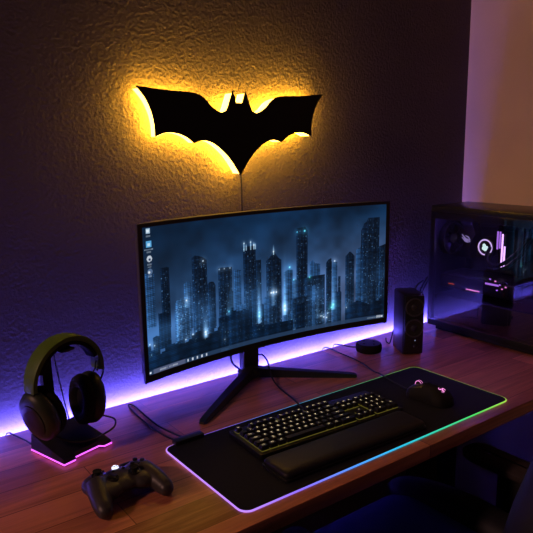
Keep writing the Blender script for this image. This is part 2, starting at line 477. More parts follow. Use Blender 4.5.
    for a, vt, hh in ((.388, .762, .050), (.397, .765, .022), (.4156, .765, .050), (.4286, .765, .030), (.4345, .765, .02), (.5107, .70, .055)):
        img += (np.exp(-((U-a)/.0022)**2)*np.clip(1-(V-vt)/hh, 0, 1)*(V > vt-.03))[..., None]*c(190, 220, 235)*.75
    glowmap = np.zeros((h, w, 3))
    for k, uu, vv, s in SPOTS:
        cc = {'w': c(225, 240, 255), 'c': c(90, 210, 255), 't': c(70, 240, 210)}[k]
        d2 = ((U-uu)*MW)**2+((V-vv)*MH)**2
        glowmap += (np.exp(-d2/(.0011*s**.5)**2)*.9+np.exp(-d2/(.006*s**.5)**2)*.16)[..., None]*cc*(.40+.20*s)
    img += glowmap
    for k in range(60):      # street lights along the foreground
        uu = rs.choice([.73, .45, .31, .02, .60, .20])+rs.randn()*.02; vv = .10+rs.rand()*.06
        img[min(h-2, max(0, int(vv*h))), min(w-2, max(0, int(uu*w)))] += np.array([.5, .6, .6])*rs.rand()
    # desktop furniture: task bar, search box, four icons with captions, clock
    def rect(a, bb, cc, d, col, al=1.):
        m = ((U >= a) & (U <= bb) & (V >= cc) & (V <= d))[..., None]
        return np.where(m, img*(1-al)+np.array(col)*al, img)
    img = rect(0, 1, 0, .034, c(40, 62, 92), .8)
    img = rect(.018, .140, .001, .033, c(84, 92, 122), .9)
    img = rect(.004, .010, .010, .024, c(230, 240, 255))
    for k in range(14):
        if k != 6: img = rect(.042+k*.005, .0445+k*.005, .012, .022, c(190, 200, 215), .75)
    for k in range(5): img = rect(.148+k*.0185, .154+k*.0185, .009, .026, c(215, 225, 240), .9)
    for k in range(9): img = rect(.925+k*.0045, .928+k*.0045, .011, .023, c(120, 135, 155), .8)
    for k in range(6): img = rect(.966+k*.0032, .968+k*.0032, .008+.004*(k % 2), .028, c(225, 230, 240), .9)
    img = rect(.986, .9935, .010, .026, c(215, 225, 240), .9)
    def disc(uu, vv, r): return (((U-uu)*MW)**2+((V-vv)*MH)**2 < r*r)[..., None]
    img = rect(.0145, .0285, .955, .990, c(170, 200, 225), .9); img = rect(.0165, .0265, .962, .982, c(225, 240, 250), .9)
    img = rect(.0135, .0320, .865, .905, c(90, 170, 225), .95); img = rect(.018, .0275, .872, .893, c(190, 225, 245), .9)
    img = np.where(disc(.0225, .790, .0075), c(190, 200, 215), img); img = np.where(disc(.0235, .784, .0035), c(40, 60, 90), img)
    img = np.where(disc(.0225, .703, .0075), c(80, 105, 140), img); img = np.where(disc(.020, .700, .003), c(215, 225, 235), img)
    for vv, n in ((.938, 5), (.850, 9), (.833, 5), (.752, 5), (.735, 4), (.672, 4)):
        for k in range(n): img = rect(.0225+(k-n/2)*.0034, .0225+(k-n/2)*.0034+.0022, vv-.0045, vv+.0055, c(200, 212, 228), .6)
    img = np.clip(img, 0, 1)
    return np.where(img <= .04045, img/12.92, ((img+.055)/1.055)**2.4)

CITY=[
('far',[(0.0034, 0.6954), (0.0371, 0.6825)],0.323),
('mid',[(0.06, 0.7159), (0.0912, 0.7099)],0.292),
('far',[(0.145, 0.5691), (0.1561, 0.5835), (0.1705, 0.5779), (0.1774, 0.5564)],0.244),
('mid',[(0.1796, 0.7431), (0.1923, 0.7577), (0.2175, 0.7419), (0.2377, 0.714)],0.118),
('mid',[(0.2375, 0.5333), (0.2475, 0.5503), (0.2624, 0.5448), (0.2695, 0.5143)],0.196),
('mid',[(0.28, 0.64), (0.3368, 0.63)],0.061),
('far',[(0.3441, 0.6008), (0.3748, 0.598)],0.027),
('mid',[(0.4361, 0.6515), (0.4573, 0.6484)],0.000),
('mid',[(0.3844, 0.7661), (0.4347, 0.7645)],0.006),
('mid',[(0.4792, 0.632), (0.4936, 0.653), (0.5049, 0.6795), (0.5107, 0.7163), (0.5176, 0.682), (0.5302, 0.6461), (0.5429, 0.6248)],0.000),
('far',[(0.5537, 0.5209), (0.5723, 0.5382), (0.5925, 0.5294)],0.000),
('mid',[(0.6075, 0.8434), (0.6099, 0.8579), (0.6453, 0.8646), (0.6558, 0.834)],0.000),
('far',[(0.6656, 0.5717), (0.6803, 0.5881), (0.6885, 0.5581), (0.7107, 0.5494)],0.000),
('far',[(0.7643, 0.5473), (0.7875, 0.5497)],0.000),
('mid',[(0.7363, 0.5462), (0.7477, 0.5749), (0.7601, 0.5846), (0.7627, 0.5477)],0.000),
('mid',[(0.7898, 0.4213), (0.8023, 0.4213)],0.000),
('mid',[(0.8222, 0.5817), (0.8402, 0.621), (0.8469, 0.6165), (0.8621, 0.5812)],0.000),
('far',[(0.87, 0.6278), (0.8923, 0.6556)],0.000),
('mid',[(0.8911, 0.7919), (0.903, 0.8457), (0.9128, 0.8602), (0.9208, 0.8908), (0.9704, 0.8904)],0.000),
('mid',[(0.9715, 0.641), (1.0088, 0.664)],0.000),
('near',[(0.0453, 0.4095), (0.0909, 0.3964)],0.157),
('near',[(0.2781, 0.2662), (0.3166, 0.2703)],0.021),
('near',[(0.3168, 0.2847), (0.3598, 0.3026), (0.3794, 0.3091), (0.3909, 0.2852), (0.4162, 0.2823)],0.000),
('cyl',[(0.1099, 0.4446), (0.1176, 0.4678), (0.1394, 0.4756), (0.1608, 0.4583), (0.1689, 0.4249)],0.176),
('mid',[(0.641, 0.447), (0.7315, 0.4561)],0.000),
('mid',[(0.5796, 0.278), (0.6042, 0.2928), (0.6684, 0.295)],0.000),
('near',[(0.604, 0.2382), (0.6452, 0.2474)],0.000),
('near',[(0.8247, 0.1679), (0.9363, 0.1607), (0.9376, 0.1989), (0.9554, 0.1976), (0.9583, 0.1632), (1.0108, 0.1632)],0.000),
('near',[(-0.0053, 0.2093), (0.0385, 0.1432), (0.1106, 0.1545), (0.1702, 0.1905), (0.2375, 0.1766), (0.284, 0.2181)],0.000),
('near',[(0.4132, 0.1386), (0.5015, 0.1228), (0.5914, 0.1221)],0.000),
]
SPOTS=[ ('w',0.2228,0.7092,3),('w',0.3885,0.7905,2),('w',0.4156,0.7937,2),('w',0.4286,0.7690,2),('w',0.5105,0.6972,2),('w',0.5087,0.3736,4.5),('w',0.4990,0.3739,3.5),('w',0.5207,0.3724,3.5),('c',0.5788,0.5546,4),('c',0.6439,0.8313,5),('c',0.6117,0.8272,2.5),('w',0.7751,0.5558,3),('w',0.1534,0.4520,3),('w',0.1740,0.1954,2.5),('w',0.2240,0.1877,3.5),('w',0.2252,0.1687,2.5),('c',0.4473,0.2066,4),('c',0.4476,0.2366,3),('w',0.5574,0.2473,4),('w',0.5573,0.2133,4),('c',0.3209,0.2974,3),('t',0.6656,0.4476,2.5),('t',0.7700,0.1849,4.5),('w',0.7283,0.0930,3),('w',0.7410,0.0837,3),('w',0.7158,0.1056,2.5),('w',0.7450,0.1198,2),('t',0.7617,0.1631,3),('w',0.8291,0.1418,2),('w',0.0087,0.2139,2),('w',0.0257,0.1972,2),('w',0.3010,0.0918,1.5),('w',0.2859,0.6270,2),('w',0.3063,0.6258,2),('w',0.3291,0.6240,2),('c',0.5963,0.4471,2.5),('w',0.1454,0.1734,2) ]
SW, SH = 620, 268
me = bpy.data.meshes.new('screen')
uu, vv = np.meshgrid(np.linspace(0, 1, SW), np.linspace(0, 1, SH))
an = -ha+2*ha*uu; rr = MR-.0012
co = np.stack([CX+rr*np.sin(an), CY-MR+rr*np.cos(an), z0+(z1-z0)*vv], -1).reshape(-1, 3)
ii = np.arange(SW*SH).reshape(SH, SW)
fc = np.stack([ii[:-1, :-1], ii[:-1, 1:], ii[1:, 1:], ii[1:, :-1]], -1).reshape(-1, 4)
me.from_pydata(co.tolist(), [], fc.tolist())
at = me.color_attributes.new('picture', 'FLOAT_COLOR', 'POINT')
at.data.foreach_set('color', np.concatenate([paint(SW, SH), np.ones((SH, SW, 1))], -1).astype(np.float32).ravel())
m, nt, pb = nodes('screen_picture')
pb.inputs['Base Color'].default_value = (.01, .01, .012, 1); pb.inputs['Roughness'].default_value = .35; pb.inputs['Specular IOR Level'].default_value = .2
ca = nt.nodes.new('ShaderNodeVertexColor'); ca.layer_name = 'picture'
nt.links.new(ca.outputs['Color'], pb.inputs['Emission Color']); pb.inputs['Emission Strength'].default_value = 1.0
me.materials.append(m); me.shade_smooth()
o = bpy.data.objects.new('screen', me); COL.objects.link(o); o.parent = mon; o.location = Lm
# stand
b = B(); box(b, (.950, -.030, .900), (.052, .026, .280), .005); obj('neck', b, M['black'], mon, Lm)
b = B(); lathe(b, [(.03, 0), (.034, .004), (.034, .012), (.026, .018)], (.946, -.038, DZ+.001), (0, 0, 1), 28); obj('hub', b, M['black'], mon, Lm)
def leg(end, nm='leg'):
    b = B(); a = Vector((.946, -.040, 0)); e = Vector(end); d = (e-a).normalized(); s = Vector((-d.y, d.x, 0))
    R = []
    for t, w, h in ((0, .016, .030), (.12, .0155, .024), (.93, .0110, .011), (.985, .010, .009), (1., .006, .006)):
        p = a+(e-a)*t
        R.append([p+s*w+Vector((0, 0, DZ+.0005)), p-s*w+Vector((0, 0, DZ+.0005)), p-s*w*.75+Vector((0, 0, DZ+h)), p+s*w*.75+Vector((0, 0, DZ+h))])
    loft(b, R); obj(nm, b, M['black'], mon, Lm)
leg((.678, -.226, 0)); leg((1.170, -.232, 0))
b = B(); tube(b, [(.925, -.012, .95), (.918, -.008, .88), (.905, -.010, .83), (.900, -.015, .80), (.912, -.010, .78), (.930, -.005, .765), (.94, .006, .752)], .0028, 8); obj('video_cable', b, M['cable'], mon, Lm)
# ------------------------------------------------------------------ mouse pad with light edge
pad = thing('mouse_pad', 'large black desk mat with rainbow glowing edge under the keyboard', 'mouse pad', (.9515, -.4315, DZ))
P = rrect(.799, .300, .020, 8)
b = B(); prism(b, [(x, y) for x, y in P], .0022, .0040); prism(b, [(x*.996, y*.99) for x, y in P], .0003, .0022); obj('cloth', b, M['cloth'], pad)
b = B(); tube(b, [(x*1.0022, y*1.006, .0021) for x, y in P], .0018, 8, closed=True, sm=0); obj('light_edge', b, M['edge'], pad)
b = B(); box(b, (-.340, .150, .0075), (.070, .020, .012), .002); obj('control_box', b, M['black'], pad)
b = B()
tube(b, [(-.366, .158, .0075), (-.372, .20, .0045), (-.374, .27, .0026), (-.370, .36, .0024), (-.364, .405, .0024), (-.357, .408, .0024), (-.353, .39, .0024), (-.356, .34, .0024), (-.358, .26, .0026), (-.352, .20, .0045), (-.345, .158, .0075)], .0020, 8)
obj('usb_cable', b, M['cable'], pad)

# ------------------------------------------------------------------ keyboard
KT = DZ+.0042
kb = thing('keyboard', 'black mechanical keyboard with yellow lit keys on the glowing mat', 'keyboard', (.886, -.403, KT), math.radians(-3.2))
KW, KD = .402, .142
b = B(); prism(b, rrect(KW, .134, .006, 4, 0, .0045), .0, .0125, bev=.0015); obj('case', b, M['keycap'], kb)
b = B(); 
def bay(u0, u1, r0, r1):
    x0_, x1_ = (-11.25+u0)*.0172+.0016, (-11.25+u1)*.0172-.0016
    ya, yb = .0535-r1*.0188-(.004 if r1 else 0)-.0078, .0535-r0*.0188-(.004 if r0 else 0)+.0078
    box(b, ((x0_+x1_)/2, (ya+yb)/2, .0133), (x1_-x0_, yb-ya, .0012))
for q in ((0, 1, 0, 0), (2, 6, 0, 0), (6.5, 10.5, 0, 0), (11, 15, 0, 0), (0, 15, 1, 5), (15.25, 18.25, 1, 2), (16.25, 17.25, 4, 4), (15.25, 18.25, 5, 5), (18.5, 22.5, 1, 5)): bay(*q)
obj('backlight_plate', b, M['backlight'], kb)
U1, UY = .0172, .0188
def keycap(w, hgt, txt, size=.0062):
    b = B(); hw, hh = w/2-.0011, hgt/2-.0011
    ring = lambda k, z, r: [(x, y, z) for x, y in rrect(2*hw-2*k, 2*hh-2*k, r, 2)]
    loft(b, [ring(0, .0150, .0012), ring(.0004, .0165, .0014), ring(.0020, .0228, .002), ring(.0026, .0234, .002)])
    if txt: merge(b, letters(txt, size), T((0, .0008, .02355)), 1)
    return b
rows = [
 [('Esc', 1), (None, 1), ('F1', 1), ('F2', 1), ('F3', 1), ('F4', 1), (None, .5), ('F5', 1), ('F6', 1), ('F7', 1), ('F8', 1), (None, .5), ('F9', 1), ('F10', 1), ('F11', 1), ('F12', 1)],
 [(c, 1) for c in '`1234567890-='] + [('Bksp', 2), (None, .25), ('Ins', 1), ('Hm', 1), ('Pu', 1), (None, .25), ('Nm', 1), ('/', 1), ('*', 1), ('-', 1)],
 [('Tab', 1.5)] + [(c, 1) for c in 'QWERTYUIOP[]'] + [('\\', 1.5), (None, .25), ('Del', 1), ('End', 1), ('Pd', 1), (None, .25), ('7', 1), ('8', 1), ('9', 1), ('+', 1, 2)],
 [('Caps', 1.75)] + [(c, 1) for c in "ASDFGHJKL;'"] + [('Enter', 2.25), (None, 3.5), ('4', 1), ('5', 1), ('6', 1)],
 [('Shift', 2.25)] + [(c, 1) for c in 'ZXCVBNM,./'] + [('Shift', 2.75), (None, 1.25), ('^', 1), (None, 1.25), ('1', 1), ('2', 1), ('3', 1), ('Ent', 1, 2)],
 [('Ctrl', 1.25), ('Win', 1.25), ('Alt', 1.25), ('', 6.25), ('Alt', 1.25), ('Fn', 1.25), ('Ctrl', 2.5), (None, .25), ('<', 1), ('v', 1), ('>', 1), (None, .25), ('0', 2), ('.', 1)]]
nk = 0
for r, row in enumerate(rows):
    x = -22.5*U1/2; y = .0535-r*UY-(.004 if r else 0)
    for k in row:
        w = k[1]*U1
        if k[0] is not None:
            hh = (k[2] if len(k) > 2 else 1)*UY
            o = obj('key', keycap(w, hh, k[0], .0066 if len(k[0]) == 1 else .0042), [M['keycap'], M['legend']], kb, (x+w/2, y-(hh-UY)/2, 0), angle=30, recalc=False)
            nk += 1
        x += w
_w = [(.900, -.328, .762), (.910, -.300, .760), (.922, -.262, .7592), (.94, -.204, .7540), (.955, -.15, .7540), (.970, -.105, .764), (.984, -.070, .792), (.990, -.035, .800), (.990, -.002, .786), (.990, .017, .765), (.990, .018, .72)]
_r = RZ(math.radians(3.2)); _k = Vector((.886, -.403, KT))
b = B(); tube(b, [_r @ (Vector(q)-_k) for q in _w], .0022, 8); obj('usb_cable', b, M['cable'], kb)

wr = thing('wrist_rest', 'black padded wrist rest lying in front of the keyboard', 'wrist rest', (.866, -.5170, KT), math.radians(-1.6))
b = B(); prism(b, rrect(.396, .087, .010, 6), .0, .006, bev=.001); obj('base', b, M['black'], wr)
b = B(); loft(b, [[(x, y, z) for x, y in rrect(.392-2*k, .083-2*k, max(.003, .012-k*.4), 6)] for k, z in ((.001, .006), (0, .009), (.0006, .0135), (.003, .0165), (.008, .0185), (.018, .0195))]); obj('cushion', b, M['leather'], wr, angle=60)

# ------------------------------------------------------------------ mouse
ms = thing('computer_mouse', 'black computer mouse with pink glowing wheel and emblem', 'mouse', (1.196, -.462, KT), math.radians(4))
def mw(t): return .0335*(1-.16*math.exp(-((t-.52)/.16)**2))*min(1, (1-abs(2*t-1)**5.0))**.5+.0005
def mh(t): return (.013+.027*math.sin(PI*min(1, max(0, (t*.93+.05))))**.8*(1-.22*t)) * min(1., (1-abs(2*t-1)**7))**.4+.001
rings = []
for i in range(33):
    t = .004+.992*i/32; y = -.063+.126*t; w, h = mw(t), mh(t); R = []
    for k in range(24):
        a = PI*k/23; c, s = math.cos(a), math.sin(a)
        R.append((w*math.copysign(abs(c)**.75, c)*(1-.08*s), y, .0012+h*s**.78))
    rings.append(R)
b = B(); loft(b, rings); obj('shell', b, M['matte'], ms, angle=50)
for sx in (-1, 1):
    R = []
    for i in range(12):
        t = .60+.375*i/11; y = -.063+.126*t; w, h = mw(t), mh(t); q = []
        for a in [math.radians(d) for d in (50, 58, 66, 74, 80, 84)]:
            c, s = math.cos(a), math.sin(a)
            q.append((sx*w*c**.75*(1-.08*s), y, .0012+h*s**.78+.0012))
        R.append(q + [(p[0], p[1], p[2]-.0016) for p in reversed(q)])
    b = B(); loft(b, R); obj('button', b, M['black'], ms, angle=40)
b = B(); lathe(b, [(.0075, -.0035), (.0095, -.0025), (.0095, .0025), (.0075, .0035)], (0, .033, .0300), (1, 0, 0), 24); wh = obj('scroll_wheel', b, M['rubber'], ms)
for sx in (-.0031, .0031):
    b = B(); tube(b, [(sx, .033+.0093*math.cos(a), .0300+.0093*math.sin(a)) for a in [2*PI*k/24 for k in range(24)]], .0007, 6, closed=True, sm=0); obj('glow_ring', b, M['pink'], wh, recalc=True)
# emblem on the hump: three intertwined curling strokes
def hump(x, y):
    t = (y+.063)/.126; w, h = mw(t), mh(t); c = min(.999, abs(x)/w)
    a = math.acos(min(1, c**(1/.75))); return .0012+h*math.sin(a)**.78+.0004
b = B()
for rot in (90, 210, 330):
    q = []
    for k in range(9):
        s = k/8; r = .0015+.0078*s; a = math.radians(rot)+1.5*math.sin(2.6*s)-.8*s
        q.append((r*math.cos(a), -.034+r*math.sin(a)))
    tube(b, [(x, y, hump(x, y)) for x, y in q], lambda t: .0014*(1-.55*t), 6, sm=3)
obj('emblem', b, M['pink'], ms)
b = B(); tube(b, [(0, .062, .008), (.006, .085, .0045), (.020, .130, .0030), (.040, .190, .0030), (.052, .225, -.0012), (.078, .285, -.0018), (.090, .335, -.0018), (.099, .40, -.0018), (.108, .448, -.0018), (.104, .463, -.0030), (.102, .474, -.014), (.101, .478, -.05)], .0021, 8); obj('usb_cable', b, M['cable'], ms)

# ------------------------------------------------------------------ round smart speaker
pk = thing('smart_speaker', 'small round black puck speaker on the desk behind the mat', 'speaker', (1.353, -.099, DZ))
b = B(); lathe(b, [(.034, .0005), (.0385, .003), (.040, .010), (.040, .020), (.038, .0255), (.035, .027)], (0, 0, 0), (0, 0, 1), 48); obj('body', b, M['fabric'], pk, angle=50)
b = B(); lathe(b, [(.0352, .0268), (.0352, .0276), (.001, .0278)], (0, 0, 0), (0, 0, 1), 48); tp = obj('top_plate', b, M['satin'], pk)
for a in range(4):
    x, y = .021*math.cos(a*PI/2), .021*math.sin(a*PI/2)
    b = B(); lathe(b, [(.0030, .0276), (.0030, .0286), (.0005, .0288)], (x, y, 0), (0, 0, 1), 16); obj('button', b, M['rubber'], pk)
b = B(); tube(b, [(-.022, .031, .010), (-.028, .044, .008), (-.030, .060, .006), (-.034, .080, .006), (-.040, .098, .004), (-.044, .112, -.004), (-.045, .115, -.06)], .0020, 8); obj('power_cable', b, M['cable'], pk)

# ------------------------------------------------------------------ two-way desktop loudspeaker
sp = thing('desktop_speaker', 'upright black loudspeaker with two round cones beside the glass computer', 'speaker', (1.455, -.166, DZ), math.radians(-29))
SW_, SD_, SH_ = .064, .096, .188
b = B(); box(b, (0, .004, SH_/2), (SW_, SD_-.008, SH_), .004); obj('cabinet', b, M['satin'], sp)
b = B(); box(b, (0, -SD_/2+.003, SH_/2), (SW_-.004, .008, SH_-.006), .0035); fp = obj('front_baffle', b, M['black'], sp)
yf = -SD_/2-.001
for z in (.149, .084):
    b = B(); lathe(b, [(.0285, .001), (.0285, -.0018), (.0270, -.0028), (.0245, -.0018), (.0240, .001)], (0, yf, z), (0, 1, 0), 40, cap0=False, cap1=False); dr = obj('driver_ring', b, M['ring'], sp, angle=50)
    b = B(); lathe(b, [(.0243, -.0008), (.0215, -.0016), (.0190, -.0006), (.0105, .0000), (.0100, -.0012), (.0065, -.0032), (.001, -.0042)], (0, yf, z), (0, 1, 0), 40, cap0=False); obj('cone', b, M['cone'], dr, angle=50)
b = B(); lathe(b, [(.0014, 0), (.0014, -.0012), (.0004, -.0016)], (.004, yf, .046), (0, 1, 0), 12); obj('power_light', b, M['screenled'], sp)
b = B(); lathe(b, [(.0055, 0), (.0055, -.006), (.0045, -.007)], (.004, yf, .028), (0, 1, 0), 20); obj('volume_knob', b, M['satin'], sp)
b = B(); tube(b, [(-.02, .047, .06), (-.024, .062, .05), (-.030, .066, .02), (-.036, .066, .0025), (-.040, .085, .0024), (-.030, .12, .0024)], .002, 8); obj('cable', b, M['cable'], sp)

# ------------------------------------------------------------------ loose leads hanging behind the computer
for k, (x, a, c) in enumerate(((1.690, .000, 'thicker outer'), (1.712, .010, 'middle'), (1.734, .004, 'thin inner'))):
    b = B(); tube(b, [(0, .002, -.745), (0, .002, -.3), (0, .002, -.04), (.004, 0, .02), (-.012+a*.3, -.002, .06), (-.006+a, -.002, .10), (.016+a, -.002, .135), (.05, -.002, .15+.01*k)], .0032-.0006*k, 8)
    cb = obj('cable', b, M['cable'], None, (x, .016, DZ))
    tag(cb, f'{c} black lead rising up the wall between loudspeaker and glass computer', 'cable', 'leads behind the computer')

# ------------------------------------------------------------------ headset stand
st = thing('headset_stand', 'black headset stand with wedge base edged in magenta light', 'headset stand', (.3975, -.150, DZ), math.radians(16.5))
base = [(-.058, .055), (.056, .055), (.062, -.040), (.062, -.060), (.042, -.060), (.036, -.050), (-.026, -.050), (-.030, -.060), (-.058, -.060)]
b = B()
def top_z(y): return .013+.026*(y+.06)/.115
lo = [b.verts.new((x, y, .006)) for x, y in base]; hi = [b.verts.new((x*.97, y*.97, top_z(y))) for x, y in base]
b.faces.new(lo[::-1]); b.faces.new(hi)
for k in range(len(base)): b.faces.new((lo[k], lo[(k+1) % 9], hi[(k+1) % 9], hi[k]))
obj('base', b, M['satin'], st)
b = B(); prism(b, [(x*.98, y*.98) for x, y in base], .0005, .0025); obj('foot_pad', b, M['rubber'], st)
b = B(); prism(b, [(x*1.008, y*1.008) for x, y in base], .0026, .0058); obj('light_strip', b, M['magenta'], st)
b = B(); R = []
for z, x, y, w in ((.030, -.008, .048, .017), (.10, -.010, .050, .0125), (.19, -.012, .050, .0115), (.2235, -.012, .046, .013)):
    R.append([(x-w, y-.005, z), (x+w, y-.005, z), (x+w, y+.005, z), (x-w, y+.005, z)])
loft(b, R); obj('column', b, M['satin'], st)
b = B(); box(b, (-.006, .013, .2256), (.034, .080, .006), .0025); obj('saddle', b, M['satin'], st)
b = B(); tube(b, [(.036, .049, .034), (.022, .051, .12), (.006, .048, .2225)], .0015, 8); obj('support_rod', b, M['metal'], st)
b = B(); tube(b, [(-.040, .056, .010), (-.045, .075, .006), (-.040, .105, .0030), (-.040, .150, .0026), (-.040, .168, .0026), (-.041, .181, -.006), (-.041, .184, -.04)], .0018, 8); obj('power_cable', b, M['cable'], st)

# ------------------------------------------------------------------ headset
hs = thing('headset', 'dark green over-ear headset hanging on the lit stand', 'headset', (.397, -.158, DZ), math.radians(18))
def band(rx, rz, z0, zc, w, th, a0, a1, n=36):
    R = []
    for i in range(n+1):
        a = math.radians(a0+(a1-a0)*i/n); c, s = math.cos(a), math.sin(a)
        ww = w*(.80+.20*abs(s))
        q = []
        for dx, dy in ((-1, -.75), (-.75, -1), (.75, -1), (1, -.75), (1, .75), (.75, 1), (-.75, 1), (-1, .75)):
            r = dx*th/2
            q.append(((rx+r)*c, dy*ww/2, zc+(rz+r)*s))
        R.append(q)
    return R
b = B(); loft(b, band(.0835, .0840, 0, .1640, .040, .012, -4, 184)); obj('headband', b, M['olive'], hs, angle=40)
b = B(); loft(b, band(.0740, .0745, 0, .1640, .034, .010, 22, 158)); obj('band_cushion', b, M['fabric'], hs, angle=60)
for sx, tilt in ((-1, 15), (1, 3)):
    cx_ = sx*(.058 if sx < 0 else .047); Mt = T((cx_, 0, .106 if sx < 0 else .100)) @ RY(math.radians(sx*tilt)) @ RZ(math.radians(-sx*8)) @ Matrix.Scale(1.13, 4)
    def lobed(prof, mi=0):
        b = B()
        for rings in [[[Mt @ Vector((sx*h, r*.86*math.sin(2*PI*k/36), r*1.10*math.cos(2*PI*k/36))) for k in range(36)] for r, h in prof]]: loft(b, rings)
        return b
    cup = obj('ear_cup', lobed([(.040, -.002), (.0455, .003), (.0465, .012), (.043, .020), (.034, .0255), (.030, .026)]), M['greenblack'], hs, angle=45)
    obj('ear_cushion', lobed([(.020, -.010), (.024, -.0185), (.034, -.0205), (.043, -.016), (.0455, -.008), (.043, -.002), (.030, -.002)]), M['fabric'], cup, angle=60)
    obj('outer_cap', lobed([(.0295, .0255), (.0295, .0275), (.026, .029), (.010, .0292)]), M['satin'], cup, angle=35)
    for dy in (-.009, .009):
        b = B(); tube(b, [(sx*.0835, dy, .176), (sx*.0855, dy*1.1, .165), (sx*.0860, dy*1.5, .152), (sx*(.083 if sx < 0 else .075), dy*1.9, .138)], .0021, 8); obj('yoke', b, M['metal'], hs)
b = B(); tube(b, [(.077, -.008, .164), (.070, -.014, .158), (.066, -.013, .168), (.072, -.010, .180)], .0012, 6); obj('band_lead', b, M['cable'], hs)
b = B(); tube(b, [(.064, -.012, .058), (.076, -.026, .054), (.084, -.044, .048), (.070, -.058, .040), (.040, -.060, .036), (.000, -.056, .036), (-.030, -.040, .042), (-.050, -.02, .056)], .0020, 8); obj('cable', b, M['cable'], hs)

# ------------------------------------------------------------------ game controller
gc = thing('game_controller', 'black wireless game controller with white lit button on the bare desk', 'controller', (.413, -.386, DZ), math.radians(1))
gc.scale = (.92, .92, .92)
b = B()
ellipsoid(b, (0, .004, .0290), (.056, .040, .0165))
for s in (-1, 1): ellipsoid(b, (s*.036, -.014, .0275), (.030, .030, .0170))
box(b, (0, .016, .028), (.09, .042, .022), .009, seg=3)
for s in (-1, 1):
    ellipsoid(b, (s*.044, .013, .0285), (.034, .034, .0185))
    tube(b, [(s*.050, .008, .0290), (s*.056, -.018, .0270), (s*.0615, -.042, .0215), (s*.0640, -.060, .0175), (s*.0640, -.066, .0165)], lambda t: .0235-.0085*t, 18, sm=5)
    ellipsoid(b, (s*.064, -.066, .0165), (.0150, .0120, .0145))
    ellipsoid(b, (s*.040, .036, .0260), (.024, .013, .013))
body = fuse(b, .0017, 8)
obj('body', body, M['pad'], gc, angle=60)
for s in (-1, 1):
    b = B(); tube(b, [(s*.018, .0475, .0300), (s*.040, .0485, .0300), (s*.058, .040, .0290), (s*.068, .028, .0275)], lambda t: .0062-.002*t, 10); obj('bumper', b, M['satin'], gc, angle=60)
    b = B(); tube(b, [(s*.040, .044, .019), (s*.043, .054, .015), (s*.045, .056, .008)], lambda t: .0085-.003*t, 12); obj('trigger', b, M['satin'], gc, angle=60)
for x, y, z in ((-.043, .020, .0455), (.023, -.008, .0445)):
    b = B(); lathe(b, [(.0125, -.002), (.0125, .0012), (.0105, .0018), (.009, -.001)], (x, y, z), (0, 0, 1), 28, cap1=False); tr = obj('stick_collar', b, M['satin'], gc, angle=50)
    b = B(); lathe(b, [(.0052, -.003), (.0045, .0060), (.0088, .0075), (.0092, .0098), (.0078, .0106), (.0050, .0092), (.0008, .0088)], (x, y, z), (0, 0, 1), 28); obj('thumbstick', b, M['rubber'], gc, angle=50)
b = B(); lathe(b, [(.0125, -.004), (.0122, .0008), (.010, .0012)], (-.022, -.007, .0450), (0, 0, 1), 28); dp = obj('direction_plate', b, M['satin'], gc)
b = B(); box(b, (-.022, -.007, .0470), (.020, .0065, .004), .0008); box(b, (-.022, -.007, .0470), (.0065, .020, .0041), .0008); obj('direction_pad', b, M['metal'], dp)
for k in range(4):
    x, y = .044+.0112*math.cos(k*PI/2), .020+.0112*math.sin(k*PI/2)
    b = B(); lathe(b, [(.0050, -.003), (.0050, .0026), (.0040, .0034), (.0006, .0038)], (x, y, .0458), (0, 0, 1), 20)
    obj('face_button', b, M['satin'], gc, angle=50)
for x in (-.011, .011):
    b = B(); lathe(b, [(.0030, -.002), (.0030, .0012), (.0022, .0016)], (x, .016, .0450), (0, 0, 1), 16); obj('menu_button', b, M['rubber'], gc)
b = B(); lathe(b, [(.0068, -.003), (.0068, .0012), (.0058, .0020), (.0006, .0024)], (0, .0320, .0425), (0, -.05, 1), 28); gb = obj('guide_button', b, M['white_led'], gc, angle=50)
b = B()
for s in (-1, 1): tube(b, [(s*.0050, .0320+.0042, .0446), (s*.0012, .0320+.0002, .0449), (s*-.0012, .0320-.0002, .0449), (s*-.0050, .0320-.0042, .0448)], .0007, 6, sm=3)
obj('button_mark', b, M['black'], gb)

# ------------------------------------------------------------------ computer with a glass side
X0, X1, YB, YF, ZB, ZT = 1.690, 1.888, -.048, -.490, .765, 1.176
pc = thing('desktop_computer', 'black computer tower with glass side showing violet lit insides', 'computer', (1.785, -.27, DZ))
Lp = (-1.785, .27, -DZ)
def part(name, b, m, parent=None, **k): return obj(name, b, m, parent or pc, Lp if not parent else (0, 0, 0), **k)
b = B(); box(b, ((X0+X1)/2, (YB+YF)/2, ZT-.010), (X1-X0, YB-YF, .020), .003); part('top_panel', b, M['satin'])
b = B(); box(b, ((X0+X1)/2, (YB+YF)/2, ZB+.011), (X1-X0, YB-YF, .022), .003); part('bottom_panel', b, M['matte'])
b = B(); box(b, ((X0+X1)/2, YB-.002, (ZB+ZT)/2), (X1-X0-.002, .004, ZT-ZB-.03), .0); part('rear_panel', b, M['black'])
b = B(); box(b, ((X0+X1)/2, YF+.004, (ZB+ZT)/2), (X1-X0-.002, .008, ZT-ZB-.03), .0); part('front_panel', b, M['satin'])
b = B(); box(b, (X1-.003, (YB+YF)/2, (ZB+ZT)/2), (.006, YB-YF-.012, ZT-ZB-.038)); part('side_panel', b, M['black'])
for y in (YB-.009, YF+.013):
    b = B(); box(b, (X0+.009, y, (ZB+ZT)/2), (.014, .016, ZT-ZB-.038), .001); part('frame_post', b, M['satin'])
b = B(); box(b, (X0-.0005, (YB+YF)/2, (ZB+ZT)/2), (.004, YB-YF-.004, ZT-ZB-.040)); part('glass_panel', b, M['glass'])
b = B(); box(b, (X0+.009, (YB+YF)/2, ZT-.031), (.014, YB-YF-.02, .024), .001); part('frame_beam', b, M['satin'])
